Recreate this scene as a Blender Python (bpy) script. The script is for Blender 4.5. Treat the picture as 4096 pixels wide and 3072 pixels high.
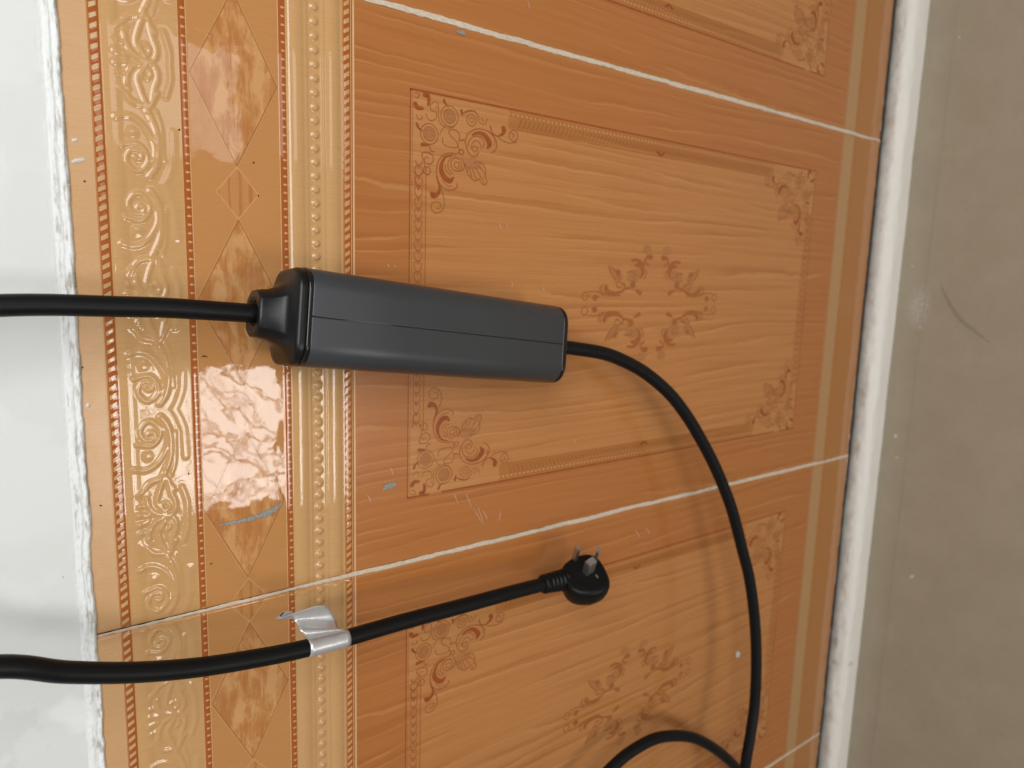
import bpy, bmesh, math, random
import numpy as np
from mathutils import Vector, Matrix
random.seed(4); RNG = np.random.RandomState(7)
for o in list(bpy.data.objects): bpy.data.objects.remove(o)
S = bpy.context.scene
COL = S.collection

# ---------------------------------------------------------------- camera
HC = 1.022            # camera height over the floor
D = 0.5               # camera distance from the tiled wall (wall face is y = 0)
F_PX = 2850.06        # focal length in photo pixels (4096 wide)
def _rot(a):
    a = np.array(a, float); t = np.linalg.norm(a); k = a/t
    K = np.array([[0,-k[2],k[1]],[k[2],0,-k[0]],[-k[1],k[0],0]])
    return np.eye(3)+math.sin(t)*K+(1-math.cos(t))*K@K
RC = _rot([0.1536741, -0.6409817, -0.0195995]) @ np.array([[0,0,-1.],[-1,0,0],[0,1,0]])
cam_d = bpy.data.cameras.new("camera"); cam = bpy.data.objects.new("camera", cam_d); COL.objects.link(cam)
M = Matrix.Identity(4)
for i in range(3):
    M[i][0] = RC[0][i]; M[i][1] = -RC[1][i]; M[i][2] = -RC[2][i]
M[0][3], M[1][3], M[2][3] = 0, -D, HC
cam.matrix_world = M
cam_d.sensor_width = 36; cam_d.lens = F_PX/4096*36
cam_d.clip_start = 0.02; cam_d.clip_end = 60
cam_d.dof.use_dof = True; cam_d.dof.focus_distance = 0.47; cam_d.dof.aperture_fstop = 7.0
S.camera = cam
def at(px, py, y=0.0):
    """point that stands y metres in front of the wall, seen at photo position (px, py)"""
    d = RC.T @ np.array([(px-2048)/F_PX, (py-1536)/F_PX, 1.0])
    s = (D-y)/d[1]
    return Vector((d[0]*s, -y, d[2]*s+HC))

# ---------------------------------------------------------------- world and lamps
W = bpy.data.worlds.new("World"); S.world = W; W.use_nodes = True
bg = W.node_tree.nodes["Background"]; bg.inputs[0].default_value = (0.95, 0.97, 1.0, 1); bg.inputs[1].default_value = 0.24
def area(name, loc, tgt, sx, sy, power, col):
    l = bpy.data.lights.new(name, 'AREA'); l.shape = 'RECTANGLE'; l.size = sx; l.size_y = sy
    l.energy = power; l.color = col
    o = bpy.data.objects.new(name, l); COL.objects.link(o); o.location = loc
    o.rotation_euler = (Vector(tgt)-Vector(loc)).to_track_quat('-Z', 'Y').to_euler()
    return o
area("doorway_daylight", (-0.66, -2.35, HC-0.63), (-0.66, 0, HC-0.63), 0.54, 0.66, 13.5, (1.0, 0.975, 0.95))
area("side_daylight", (0.60, -2.35, HC-0.42), (0.60, 0, HC-0.42), 0.40, 0.80, 2.6, (1.0, 0.93, 0.93))
area("upper_fill", (0.52, -1.30, HC+0.70), (0.10, 0, HC-0.05), 1.25, 0.8, 23.5, (0.97, 0.98, 1.0))  # added fill lamp; brightens the upper wall, falls off towards the floor
S.view_settings.view_transform = 'Standard'; S.view_settings.look = 'None'
S.view_settings.exposure = 0.0; S.view_settings.gamma = 1.0
try: S.cycles.use_denoising = True
except Exception: pass

# ---------------------------------------------------------------- node helpers
class Sk:
    """wraps a node socket so that shader maths can be written as expressions"""
    def __init__(s, t, o): s.t = t; s.o = o
    def m(s, op, *a):
        n = s.t.nodes.new('ShaderNodeMath'); n.operation = op
        for i, v in enumerate((s,)+a):
            if isinstance(v, Sk): s.t.links.new(v.o, n.inputs[i])
            else: n.inputs[i].default_value = v
        return Sk(s.t, n.outputs[0])
    def __add__(s, b): return s.m('ADD', b)
    def __sub__(s, b): return s.m('SUBTRACT', b)
    def __mul__(s, b): return s.m('MULTIPLY', b)
    def __truediv__(s, b): return s.m('DIVIDE', b)
    __radd__ = __add__; __rmul__ = __mul__
    def __rsub__(s, b): return s*-1.0+b
    def abs(s): return s.m('ABSOLUTE')
    def frac(s): return s.m('FRACT')
    def sin(s): return s.m('SINE')
    def lt(s, v): return s.m('LESS_THAN', v)
    def gt(s, v): return s.m('GREATER_THAN', v)
    def clamp(s):
        r = s.m('ADD', 0.0); r.o.node.use_clamp = True; return r
    def ss(s, a, b):
        n = s.t.nodes.new('ShaderNodeMapRange'); n.interpolation_type = 'SMOOTHSTEP'
        s.t.links.new(s.o, n.inputs[0]); n.inputs[1].default_value = a; n.inputs[2].default_value = b
        return Sk(s.t, n.outputs[0])
    def between(s, a, b): return s.gt(a)*s.lt(b)
class Mat:
    def __init__(s, name, rough=0.5, coat=0.0, metal=0.0, spec=0.5):
        s.m = bpy.data.materials.new(name); s.m.use_nodes = True; s.t = s.m.node_tree
        s.b = s.t.nodes['Principled BSDF']
        s.b.inputs['Roughness'].default_value = rough; s.b.inputs['Metallic'].default_value = metal
        s.b.inputs['Specular IOR Level'].default_value = spec
        s.b.inputs['Coat Weight'].default_value = coat
        tc = s.t.nodes.new('ShaderNodeTexCoord'); s.obj = tc.outputs['Object']
        sp = s.t.nodes.new('ShaderNodeSeparateXYZ'); s.t.links.new(s.obj, sp.inputs[0])
        s.x, s.y, s.z = (Sk(s.t, sp.outputs[i]) for i in range(3))
    def vec(s, x, y, z):
        n = s.t.nodes.new('ShaderNodeCombineXYZ')
        for i, v in enumerate((x, y, z)):
            if isinstance(v, Sk): s.t.links.new(v.o, n.inputs[i])
            else: n.inputs[i].default_value = v
        return n.outputs[0]
    def noise(s, v, scale=1.0, detail=3.0, rough=0.5, dist=0.0):
        n = s.t.nodes.new('ShaderNodeTexNoise')
        s.t.links.new(v, n.inputs['Vector']); n.inputs['Scale'].default_value = scale
        n.inputs['Detail'].default_value = detail; n.inputs['Roughness'].default_value = rough
        n.inputs['Distortion'].default_value = dist
        return Sk(s.t, n.outputs[0])
    def mix(s, f, a, b):
        n = s.t.nodes.new('ShaderNodeMix'); n.data_type = 'RGBA'
        if isinstance(f, Sk): s.t.links.new(f.o, n.inputs[0])
        else: n.inputs[0].default_value = f
        for i, v in ((6, a), (7, b)):
            if isinstance(v, tuple): n.inputs[i].default_value = (*v, 1)
            else: s.t.links.new(v, n.inputs[i])
        return n.outputs[2]
    def color(s, c):
        if isinstance(c, tuple): s.b.inputs['Base Color'].default_value = (*c, 1)
        else: s.t.links.new(c, s.b.inputs['Base Color'])
    def rough(s, r): s.t.links.new(r.o, s.b.inputs['Roughness'])
    def bump(s, h, dist=0.001, strength=1.0, coat=False):
        n = s.t.nodes.new('ShaderNodeBump'); n.inputs['Distance'].default_value = dist
        n.inputs['Strength'].default_value = strength
        s.t.links.new(h.o, n.inputs['Height']); s.t.links.new(n.outputs[0], s.b.inputs['Normal'])
    def ramp(s, f, stops):
        n = s.t.nodes.new('ShaderNodeValToRGB'); r = n.color_ramp; r.interpolation = 'CONSTANT'
        while len(r.elements) > 1: r.elements.remove(r.elements[-1])
        r.elements[0].position = stops[0][0]; r.elements[0].color = (*stops[0][1], 1)
        for p, c in stops[1:]:
            e = r.elements.new(p); e.color = (*c, 1)
        s.t.links.new(f.o, n.inputs[0]); return n.outputs[0]

# ---------------------------------------------------------------- object helpers
def mesh(name, verts, faces, mat, smooth=True, parent=None):
    me = bpy.data.meshes.new(name)
    if isinstance(verts, np.ndarray) and isinstance(faces, np.ndarray):
        nv, nf, k = len(verts), len(faces), faces.shape[1]
        me.vertices.add(nv); me.vertices.foreach_set('co', verts.astype(np.float32).ravel())
        me.loops.add(nf*k); me.loops.foreach_set('vertex_index', faces.astype(np.int32).ravel())
        me.polygons.add(nf); me.polygons.foreach_set('loop_start', np.arange(0, nf*k, k, dtype=np.int32))
        me.polygons.foreach_set('loop_total', np.full(nf, k, dtype=np.int32))
        me.update(calc_edges=True)
    else:
        me.from_pydata([tuple(v) for v in verts], [], faces); me.update()
    me.polygons.foreach_set('use_smooth', [smooth]*len(me.polygons))
    if mat: me.materials.append(mat.m if isinstance(mat, Mat) else mat)
    o = bpy.data.objects.new(name, me); COL.objects.link(o)
    if parent: o.parent = parent
    return o
def empty(name, loc=(0,0,0)):
    o = bpy.data.objects.new(name, None); COL.objects.link(o); o.location = loc
    o.empty_display_size = 0.05; return o
def tag(o, label=None, cat=None, group=None, kind=None):
    if label: o['label'] = label
    if cat: o['category'] = cat
    if group: o['group'] = group
    if kind: o['kind'] = kind
    return o
def grid_faces(nr, nc, flip=False):
    i = np.arange(nr-1)[:,None]*nc+np.arange(nc-1)[None,:]
    q = np.stack([i, i+1, i+nc+1, i+nc], -1).reshape(-1,4)
    return q[:,::-1].copy() if flip else q
def grid(name, P, mat, parent=None, flip=False, smooth=True):
    nr, nc = P.shape[:2]
    return mesh(name, P.reshape(-1,3), grid_faces(nr, nc, flip), mat, smooth, parent)
def vnoise(x, seed=0, oct=4, lac=2.0, gain=0.5):
    """1-D value noise on an array"""
    r = np.zeros_like(x, float); a = 1.0; f = 1.0
    for k in range(oct):
        t = np.random.RandomState(seed*17+k).rand(4096)*2-1
        xf = x*f+300; i = np.floor(xf).astype(int); u = xf-i; u = u*u*(3-2*u)
        r += a*(t[i % 4096]*(1-u)+t[(i+1) % 4096]*u); a *= gain; f *= lac
    return r
def vnoise2(x, y, seed=0, oct=3, gain=0.5):
    r = np.zeros(np.broadcast(x, y).shape); a = 1.0; f = 1.0
    for k in range(oct):
        t = np.random.RandomState(seed*31+k).rand(256,256)*2-1
        xf = x*f+500; yf = y*f+500
        i = np.floor(xf).astype(int); j = np.floor(yf).astype(int)
        u = xf-i; v = yf-j; u = u*u*(3-2*u); v = v*v*(3-2*v)
        g = lambda a_, b_: t[a_ % 256, b_ % 256]
        r += a*((g(i,j)*(1-u)+g(i+1,j)*u)*(1-v)+(g(i,j+1)*(1-u)+g(i+1,j+1)*u)*v)
        a *= gain; f *= 2.03
    return r
def spline(P, n):
    """Catmull-Rom through P, n samples per span"""
    P = [np.array(p, float) for p in P]; P = [2*P[0]-P[1]]+P+[2*P[-1]-P[-2]]; out = []
    for i in range(1, len(P)-2):
        a, b, c, d = P[i-1:i+3]
        for k in range(n):
            t = k/n
            out.append(0.5*((2*b)+(-a+c)*t+(2*a-5*b+4*c-d)*t*t+(-a+3*b-3*c+d)*t**3))
    out.append(P[-2]); return np.array(out)
def tube_mesh(C, R, seg=28, caps=True):
    C = np.array(C, float); n = len(C)
    R = np.full(n, R) if np.isscalar(R) else np.array(R, float)
    T = np.gradient(C, axis=0); T /= np.linalg.norm(T, axis=1)[:,None]
    N = np.zeros_like(C); u = np.cross(T[0], [0.3,0.2,0.9]); N[0] = u/np.linalg.norm(u)
    for i in range(1, n):
        u = N[i-1]-T[i]*np.dot(N[i-1], T[i]); N[i] = u/np.linalg.norm(u)
    B = np.cross(T, N); a = np.linspace(0, 2*math.pi, seg, endpoint=False)
    P = C[:,None]+R[:,None,None]*(np.cos(a)[None,:,None]*N[:,None]+np.sin(a)[None,:,None]*B[:,None])
    V = [tuple(v) for v in P.reshape(-1,3)]; F = []
    for i in range(n-1):
        for j in range(seg):
            k = (j+1) % seg; F.append((i*seg+j, i*seg+k, (i+1)*seg+k, (i+1)*seg+j))
    if caps:
        F.append(tuple(range(seg))[::-1]); F.append(tuple((n-1)*seg+j for j in range(seg)))
    return V, F
def tube(name, C, R, mat, parent=None, seg=28):
    V, F = tube_mesh(C, R, seg); return mesh(name, V, F, mat, True, parent)
CORNER=(('d',((9.8,3.8,1.42),(12.8,5.8,1.36),(12.9,10.9,0.87))),('d',((3,11.3,1.22),(2.1,14.3,1.44),(5.5,15.9,1.16),(9.9,15.3,0.73))),('d',((3.3,29.2,0.89),(5.8,30.5,0.74),(8,33.8,0.3))),('d',((24.3,5.5,0.93),(27.4,7.1,0.72),(29.6,10.7,0.29))),('d',((8.5,45.4,0.99),(12.4,46.5,0.53))),('d',((39.4,9.8,1.24),(38.9,16,0.59))),('l',((18.1,5.4,0.25),(20.3,5.8,0.25),(21.2,8.2,0.25),(19.7,10.2,0.25),(18.1,9.7,0.25))),('l',((16.2,13.3,0.25),(19.6,15.3,0.25),(20.7,18.5,0.26),(18.1,22.5,0.26),(13.8,22.5,0.26),(12.8,18,0.26),(8.9,17.6,0.25),(6.3,21.1,0.26),(7.5,24.4,0.26),(10.8,22.4,0.26))),('l',((9.4,24.8,0.26),(16.1,24.5,0.26),(21.9,26.7,0.26),(24,33.3,0.26),(22.1,39.1,0.26))),('c',(14.9,34.6),7.9,0.3),('c',(14.9,34.6),5.4,0.22),('h',(14.9,34.6),5.1),('c',(30.7,16.7),7.7,0.29),('c',(30.7,16.7),5.3,0.22),('h',(30.7,16.7),5),('l',((31.8,28.5,0.3),(36.5,29.4,0.3),(38,34.4,0.3),(37.8,41.1,0.31),(34.7,42.8,0.31),(31.7,39.3,0.3),(29.4,35.9,0.3),(26.3,34.2,0.3),(24.5,36.6,0.3),(24.9,41.7,0.3),(28.3,44.1,0.31),(32.5,43.6,0.31))),('l',((22.7,30.8,0.22),(26.5,27.6,0.22),(30.1,26,0.22))),('c',(14.8,55.3),4.5,0.27),('c',(14.7,55.6),1.9,0.23),('l',((10.6,47.3,0.38),(8.1,52.4,0.61),(7.8,58.5,0.47),(11.1,62.1,0.27))),('l',((11.2,61.6,0.27),(15.2,63,0.27),(15.9,68.4,0.28),(11.2,70.7,0.28))),('l',((11.4,64.7,0.27),(14.6,67,0.28))),('d',((25.9,56.3,0.55),(23.7,61.5,1.02),(24.4,67.7,1.43),(28.1,71.9,1.84),(31.4,73.3,1.76),(34.8,70.7,0.4))),('l',((33.8,49.7,0.35),(29.6,50.2,0.35),(25,52.8,0.35),(20.8,60.6,0.35),(20.6,69.4,0.36),(23.8,76.7,0.36),(29.7,80.7,0.36),(35,79.3,0.36),(37.8,75.3,0.36))),('l',((20.5,75.3,0.24),(25.7,78.6,0.24),(31.5,78.3,0.24))),('l',((35.6,52.2,0.31),(30.1,53.8,0.31),(26.6,59,0.31),(27,65.1,0.32),(30.7,68.1,0.32),(34.4,67.1,0.32))),('l',((36.6,55.3,0.27),(32.6,56.5,0.27),(29.9,60.4,0.27),(32.2,64.4,0.28),(35.3,65.4,0.28))),('l',((34.2,58.7,0.27),(36.8,56.1,0.27),(38.9,59.3,0.28),(35.9,62,0.28),(34.3,59.6,0.27))),('l',((33.1,50,0.35),(38.4,51.8,0.35),(42.5,55.9,0.35),(41.7,60.7,0.35),(38.4,63,0.36))),('l',((16.8,73.8,0.56),(21.8,75.8,0.4),(23.8,81.3,0.4))),('d',((16,86.4,1.7),(18.2,87.6,1.63),(21.3,86,0.98),(23.8,81.3,0.32))),('l',((23.9,81.3,0.28),(26.3,86,0.29),(27.5,93.5,0.29),(25.8,101,0.29))),('c',(21,97.5),4.5,0.29),('l',((18.8,94.6,0.29),(20.2,98.1,0.29),(22.6,97.1,0.29))),('d',((43.8,37.9,0.38),(46.1,31.6,0.68),(51,28.4,1.05),(56.6,27.7,1.51),(61.8,30.7,1.75),(63.9,35.7,1.61),(61,39.2,0.54))),('l',((42.2,39.5,0.34),(43.9,31.2,0.34),(49.3,25.5,0.34),(56.3,23.5,0.34),(61.8,24,0.34),(67,26.6,0.34),(70.7,31.7,0.34),(70.9,38.4,0.35),(67.7,42.8,0.35),(65.5,42.1,0.35))),('l',((46.6,36.2,0.3),(50.4,33.8,0.3),(55.2,34.7,0.3),(58.3,38.6,0.31))),('l',((51.5,31.3,0.26),(56.4,32.1,0.27),(59.4,36.5,0.27))),('l',((64.7,29.1,0.23),(67.8,33.3,0.23),(68,38.3,0.23))),('c',(50.7,41.6),5.1,0.31),('c',(51.1,42.1),2.5,0.27),('l',((45.6,47.3,0.39),(50.7,49.3,0.39),(54.4,47.5,0.39),(55.6,43.2,0.39))),('d',((75,18.9,1.42),(76.7,21.2,1.73),(74.8,25.1,1.13),(70.5,26.5,0.68),(65.8,24.9,0.45),(61.9,23.4,0.23))),('l',((65.7,25.8,0.26),(72.4,28.4,0.27),(79.9,31,0.27),(87,29.4,0.27),(89.9,23.7,0.27),(87.8,19.7,0.26),(82.9,19.6,0.26),(81.1,23.5,0.26),(82.3,27.3,0.27),(85.8,26.9,0.27),(86.1,23.6,0.27))),('l',((49.3,49.9,0.31),(55.3,51.8,0.31),(59.3,55.4,0.32),(61.7,59.9,0.32),(59.7,63.8,0.32),(62.5,66.1,0.32),(63.5,69.8,0.32),(60.4,71.7,0.32),(57,69.6,0.32),(52.6,70.2,0.32),(48,67.7,0.32),(46.4,63,0.32),(46.9,58.6,0.32))),('l',((50.5,53.9,0.27),(59.1,56.4,0.28))),('l',((49.9,56,0.27),(60.8,60.9,0.28))),('l',((49.9,59.1,0.28),(62.2,69,0.28))),('l',((48.6,61.3,0.28),(54.3,69.5,0.28))),('l',((51,52.6,0.23),(55.2,52.7,0.23))),('f',((48,48.2),(44.6,53.3),(43.8,59.4),(47.5,64.8),(50.9,65.8),(52.8,55.2),(51.9,50.9))),('l',((47.2,10.1,0.29),(51.5,12.4,0.29),(53.1,17.4,0.3),(49.3,20.7,0.3),(44.9,17.7,0.3),(44.9,11.8,0.29),(47.2,10.1,0.29))),('l',((51.5,12.1,0.22),(47.9,14.1,0.22),(49,16.5,0.22))),('c',(58.3,15),3,0.3),('l',((59.3,3.1,0.25),(62.7,5.5,0.26),(61.5,10.3,0.26),(58.3,12,0.26))),('l',((52.2,12.2,0.26),(56.2,12.8,0.26))),('l',((62.9,4,0.25),(68.5,5.4,0.26),(70.2,8.4,0.26))),('c',(40.4,46.3),2,0.31),('l',((36.1,42.8,0.31),(40.8,44.2,0.31),(43.4,39.5,0.31))),('l',((31.7,44.4,0.46),(31,49.5,0.46))),('l',((3,3.3,0.25),(2.3,5.6,0.25),(2.9,8,0.25),(5.9,5.7,0.25),(5.6,3.7,0.25))),('l',((39.5,16.8,0.33),(43.3,18.5,0.33),(43,21.3,0.33))))
MEDAL=(('d',((6.3,83.1,2.34),(4.5,82.7,2.09))),('c',(6.9,96),3.8,0.49),('d',((16.8,69.7,1.69),(12.1,67.6,1.53),(10,58.6,1.12),(11.7,48.4,0.87),(15.8,43.7,0.66),(20.5,45.9,0.52))),('l',((18.6,74.3,0.38),(13.5,74.9,0.38),(9.3,70.7,0.38),(7.6,60.4,0.39),(8.4,49.2,0.39))),('l',((17.1,76.6,0.34),(12.8,77.4,0.34),(9.3,73.6,0.34))),('f',((36.6,67.3),(33.9,60.3),(32.7,52),(23.4,47.2),(22.8,57.4),(29.5,64))),('l',((36.6,67.3,0.38),(29.5,64,0.38),(22.5,56.9,0.39))),('l',((34.6,62.3,0.34),(29.7,55.9,0.34),(23.3,51.3,0.35))),('d',((30.8,54.9,1.89),(29.1,51.7,0.86))),('d',((20.7,33.3,2.22),(16.7,31.9,1.78))),('l',((14.7,44.4,0.7),(15.5,38.2,0.71),(17.8,32,0.71))),('d',((37.6,31.4,0.62),(38.4,24.5,1.51),(33.7,19.8,1.71),(29.2,20,1.17),(25,22.9,0.36))),('l',((42.4,36,0.88),(43,28.6,0.97),(40.3,20.9,0.81),(37.5,17.4,0.45))),('f',((53.2,21.4),(57.4,19),(58.4,13.1),(55.7,8.5),(51.2,9.2),(49.5,14),(50,18.9))),('d',((46.3,14.8,1.35),(46.6,7.7,1.63))),('l',((45.3,16.9,0.63),(41.6,16.8,0.63),(38.4,11.4,0.63))),('f',((23.5,42),(32.5,35.3),(34.2,25.8),(26.9,21.9),(20.8,30.1))),('d',((13.4,28.4,0.72),(10.1,20.6,1.36))),('l',((33.8,15.4,0.41),(30.1,13.7,0.41),(24.8,17.4,0.41))),('l',((11.2,92.4,0.37),(11.3,80.7,0.38),(7.8,70.6,0.38))),('l',((20.3,57.3,0.39),(21.1,51.1,0.39),(18.3,45.7,0.39))),('l',((30.1,41.4,0.44),(31.7,36.3,0.44),(29.7,30.8,0.44),(26.7,31.6,0.44))),('l',((18.9,55.1,0.39),(15.3,52.8,0.39),(16.8,48.8,0.39))))
RELIEF=((((27.6,22.5),(36.3,26.5),(44,28),(54.4,28.2),(62.1,25.9),(67,22.7)),2,1.3),(((27.4,27.5),(36.8,30.2),(48.6,30.8),(56.5,31.3)),1.2,0.7),(((34.3,5.3),(32.8,12.5),(36.4,19.1),(43.5,24.3),(50.1,26.5),(57.2,25.2),(63.3,19.8)),1.6,1),(((42,13.9),(42.2,14.1)),3.2,0.8),(((50.4,8.2),(48.5,15.9),(51.9,20.3),(57.1,22.2),(62.3,19.9),(65.2,15.6),(61.7,11.2),(57,10.2),(52.5,13.4),(53.1,17.9),(56.5,18.8),(57.8,16.4),(56,14.6)),1.3,1.2),(((39.3,37),(55.9,36.4),(64.2,34.4),(70.6,31.5),(73,29.7)),2.4,0.9),(((17.8,9.2),(24.1,14.7),(25.6,20),(28,23.1)),1.6,1.1),(((17.4,29.1),(24.3,25.1),(28,23.6)),1.6,1),(((-0.8,24.9),(3.2,28.7),(8.9,29.3),(15.1,27.3),(25.4,25.3)),1.5,1.1),(((1.2,24.1),(7,19.6),(10.9,18.2),(18.4,20.1),(25.3,22.8)),1.5,1.1),(((9.4,20.8),(5.3,21.7),(4.2,24.7),(7.4,25.8),(9.9,23.5)),1.1,0.9),(((0.3,23.4),(3.1,16.8),(8.1,13.2),(14.5,12)),1.7,1.1),(((3.3,7.2),(1.9,12.1)),2.2,1),(((16.9,8.7),(17.1,12.3)),2.4,1),(((9.1,7.9),(8.9,11.7)),1.6,0.8),(((-0.6,25.4),(-3.5,29.8)),1.6,1.1),(((-2.9,36.1),(7.6,36.7),(18.8,33.7)),1.6,0.7))

# ================================================================ MATERIALS OF THE WALL
TW = 429.4            # tile pitch, mm
HWD = 213.6           # half width of a tile
def tile_material():
    m = Mat("glazed_wood_print", rough=0.10, spec=0.5)
    a = m.x*1000.0; v = m.z*1000.0-975.0            # mm across the tile from its centre, mm below the lens
    u = a+214.7
    # --- flat bands of the print
    P = (.555,.318,.130); RP = (.36,.094,.018); DM = (.51,.240,.082); O = (.435,.158,.043); MT = (.40,.168,.048)
    st = [(-1000,MT),(-909,(.435,.250,.105)),(-885.5,(.40,.15,.05)),(-879.5,O),(-226.6,(.66,.43,.22)),(-225.2,RP),(-224.3,(.62,.38,.18)),(-223.6,RP),
          (-217.6,P),(-176.9,RP),(-172.4,(.64,.36,.16)),(-171.8,DM),(-115,(.64,.36,.16)),(-114.4,RP),(-110.2,P),(-67.4,RP),(-61.2,(.58,.34,.155))]
    base = m.mix(0.0, st[0][1], st[0][1])
    for p, c in st[1:]: base = m.mix(v.gt(p), base, c)
    # --- inset panel and its rails
    inx = a.abs().lt(160.0); inz = v.between(-829.0, -272.0); panel = inx*inz
    base = m.mix(panel, base, (.495,.210,.066))
    rail = (a.abs().between(144.0, 158.6))*(v.between(-742.0, -364.0))
    base = m.mix(rail, base, (.41,.155,.038))
    dotx = ((u/4.6).frac()*4.6)  # placeholder keeps the print period
    wd = (v/4.7).frac()-0.5; wr = (wd*4.7).m('POWER', 2.0)+(a.abs()-155.6).m('POWER', 2.0)
    base = m.mix(rail*wr.lt(1.0)*0.7, base, (.60,.36,.17))
    corner = panel*(a.abs()+((v+550.5).abs()*0.62)).ss(255.0, 305.0)
    base = m.mix(corner*0.22, base, (.57,.30,.11))
    braid = (v.between(-286.3, -274.6)+v.between(-826.4, -814.7))*a.abs().lt(104.0)
    base = m.mix(braid*0.45, base, (.47,.18,.055))
    # --- ropes
    def bars(b, v0, v1, per, slant, duty, col, amt=1.0):
        ph = ((u+(v-v0)*slant)/per+400.0).frac()
        e = ((u/1.3).sin()*0.04)
        return m.mix(ph.lt(duty+e)*v.between(v0, v1)*amt, b, col)
    base = bars(base, -66.2, -62.3, 5.75, 0.55, 0.46, (.56,.36,.17))
    base = m.mix(v.between(-61.75, -61.45)*0.7, base, (.60,.36,.17))
    base = bars(base, -222.6, -218.7, 5.95, 0.62, 0.50, (.55,.31,.12))
    base = m.mix(v.between(-218.2, -217.95)*0.8, base, (.62,.36,.16))
    def dots(b, vc, per, off):
        du = ((u/per+400.0+off).frac()-0.5)*per
        q = du.abs()*0.95+(v-vc).abs()*0.62+(v-vc)*0.25
        return m.mix(q.lt(0.85), b, (.60,.36,.155))
    base = dots(base, -112.3, 5.45, 0.1); base = dots(base, -174.8, 5.45, 0.4)
    dash = (((v*0.0+u/3.6)).frac()).lt(0.5)*v.between(-884.0, -881.0)
    base = m.mix(dash*0.5, base, (.55,.28,.10))
    # --- wood grain, running down the tile
    wob = m.noise(m.vec(u*0.006, 3.0, v*0.035), 1.0, 2.0, 0.5)*3.0+m.noise(m.vec(u*0.014, 1.0, v*0.12), 1.0, 2.0, 0.55)*1.9
    low = m.noise(m.vec(u*0.012, 11.0, v*0.0016), 1.0, 2.0, 0.5)
    uu = u+wob
    g1 = m.noise(m.vec(uu*0.16, 0.0, v*0.0022), 1.0, 4.0, 0.62)
    g2 = m.noise(m.vec(uu*0.5, 5.0, v*0.006), 1.0, 3.0, 0.6)
    g3 = m.noise(m.vec(u*1.7, 9.0, v*0.05), 1.0, 3.0, 0.6)
    wood = v.lt(-226.7)*v.gt(-880.0)
    ph = (uu/11.5+low*6.5+g1*0.5+300.0).frac()
    amt = m.noise(m.vec(uu*0.055, 21.0, v*0.0035), 1.0, 3.0, 0.6).ss(0.39, 0.62)
    lines = (ph.ss(0.0, 0.07)*ph.ss(0.24, 0.10))*amt
    dark = (ph.ss(0.16, 0.26)*ph.ss(0.85, 0.26)*amt*0.8+g1.ss(0.52, 0.38)*0.30+g2.ss(0.50, 0.34)*0.22)
    g5 = m.noise(m.vec(uu*1.15, 15.0, v*0.008), 1.0, 3.0, 0.6)
    base = m.mix(wood*g5.ss(0.52, 0.36)*0.20, base, (.32,.10,.024))
    base = m.mix(wood*g5.ss(0.55, 0.72)*0.16, base, (.62,.34,.14))
    base = m.mix(wood*dark*0.50, base, (.32,.10,.024))
    base = m.mix(wood*lines*0.27, base, (.62,.34,.13))
    base = m.mix(g3.ss(0.42, 0.7)*0.16, base, (.36,.13,.035))
    # fine grain across the diamond field
    dz = v.between(-171.8, -115.0)
    g4 = m.noise(m.vec(u*2.2, 2.0, v*0.12), 1.0, 3.0, 0.7)
    base = m.mix(dz*g4.ss(0.5, 0.7)*0.32, base, (.42,.16,.05))
    # --- diamonds
    def diamond(off, hu, hv):
        du = (((u+off)/143.13+40.0).frac()-0.5)*143.13
        return du.abs()/hu+((v+143.4).abs())/hv, du
    q, du = diamond(0.0, 54.3, 27.6)
    mot = m.noise(m.vec(u*0.045, 7.0, v*0.11), 1.0, 5.0, 0.62, 0.4)
    ray = m.noise(m.vec(u*0.03, 3.0, v*0.5), 1.0, 2.0)
    mm_ = (mot*0.75+ray*0.25).ss(0.47, 0.60)
    base = m.mix(q.lt(1.0)*dz*mm_*0.52, base, (.40,.125,.030))
    base = m.mix(q.lt(0.985)*q.gt(0.0)*dz*mot.ss(0.52, 0.40)*0.5, base, (.66,.37,.16))
    base = m.mix((q-1.0).abs().lt(0.013)*dz*0.7, base, (.35,.13,.036))
    base = m.mix((q-1.03).abs().lt(0.011)*dz*0.4, base, (.62,.36,.16))
    q2, du2 = diamond(71.565, 16.8, 13.6)
    st2 = ((v*0.9).sin()*0.5+0.5)*m.noise(m.vec(u*0.04, 1.0, v*0.9), 1.0, 2.0)
    base = m.mix(q2.lt(1.0)*dz*st2.ss(0.30, 0.45)*0.6, base, (.40,.135,.034))
    base = m.mix((q2-1.0).abs().lt(0.045)*dz*0.6, base, (.60,.34,.14))
    # --- orange-brown band along the tile edge beside the joint, and grime
    grime = m.noise(m.vec(u*0.02, 0.0, v*0.02), 1.0, 5.0, 0.65)
    base = m.mix(grime.ss(0.55, 0.8)*0.10, base, (.30,.13,.06))
    base = m.mix(a.abs().ss(206.0, 213.0)*0.35, base, (.46,.20,.06))
    m.color(base)
    r = m.noise(m.vec(u*0.05, 4.0, v*0.05), 1.0, 5.0, 0.6)
    smear = m.noise(m.vec(u*0.35, 8.0, v*0.03), 1.0, 4.0, 0.7)
    m.rough((r.ss(0.40, 0.78)*0.07*(v*0.0+1.0-dz)+0.024+wood*0.10+smear.ss(0.6, 0.8)*0.05*(v*0.0+1.0-dz)+v.gt(-61.0)*0.22).clamp())
    # --- fine relief of the glaze
    n1 = m.noise(m.vec(u*0.075, 0.0, v*0.075), 1.0, 1.0, 0.4, 0.5)
    n2 = m.noise(m.vec(u*0.55, 0.0, v*0.35), 1.0, 2.0, 0.5)
    n3 = m.noise(m.vec(u*2.6, 0.0, v*0.6), 1.0, 2.0, 0.5)
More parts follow.
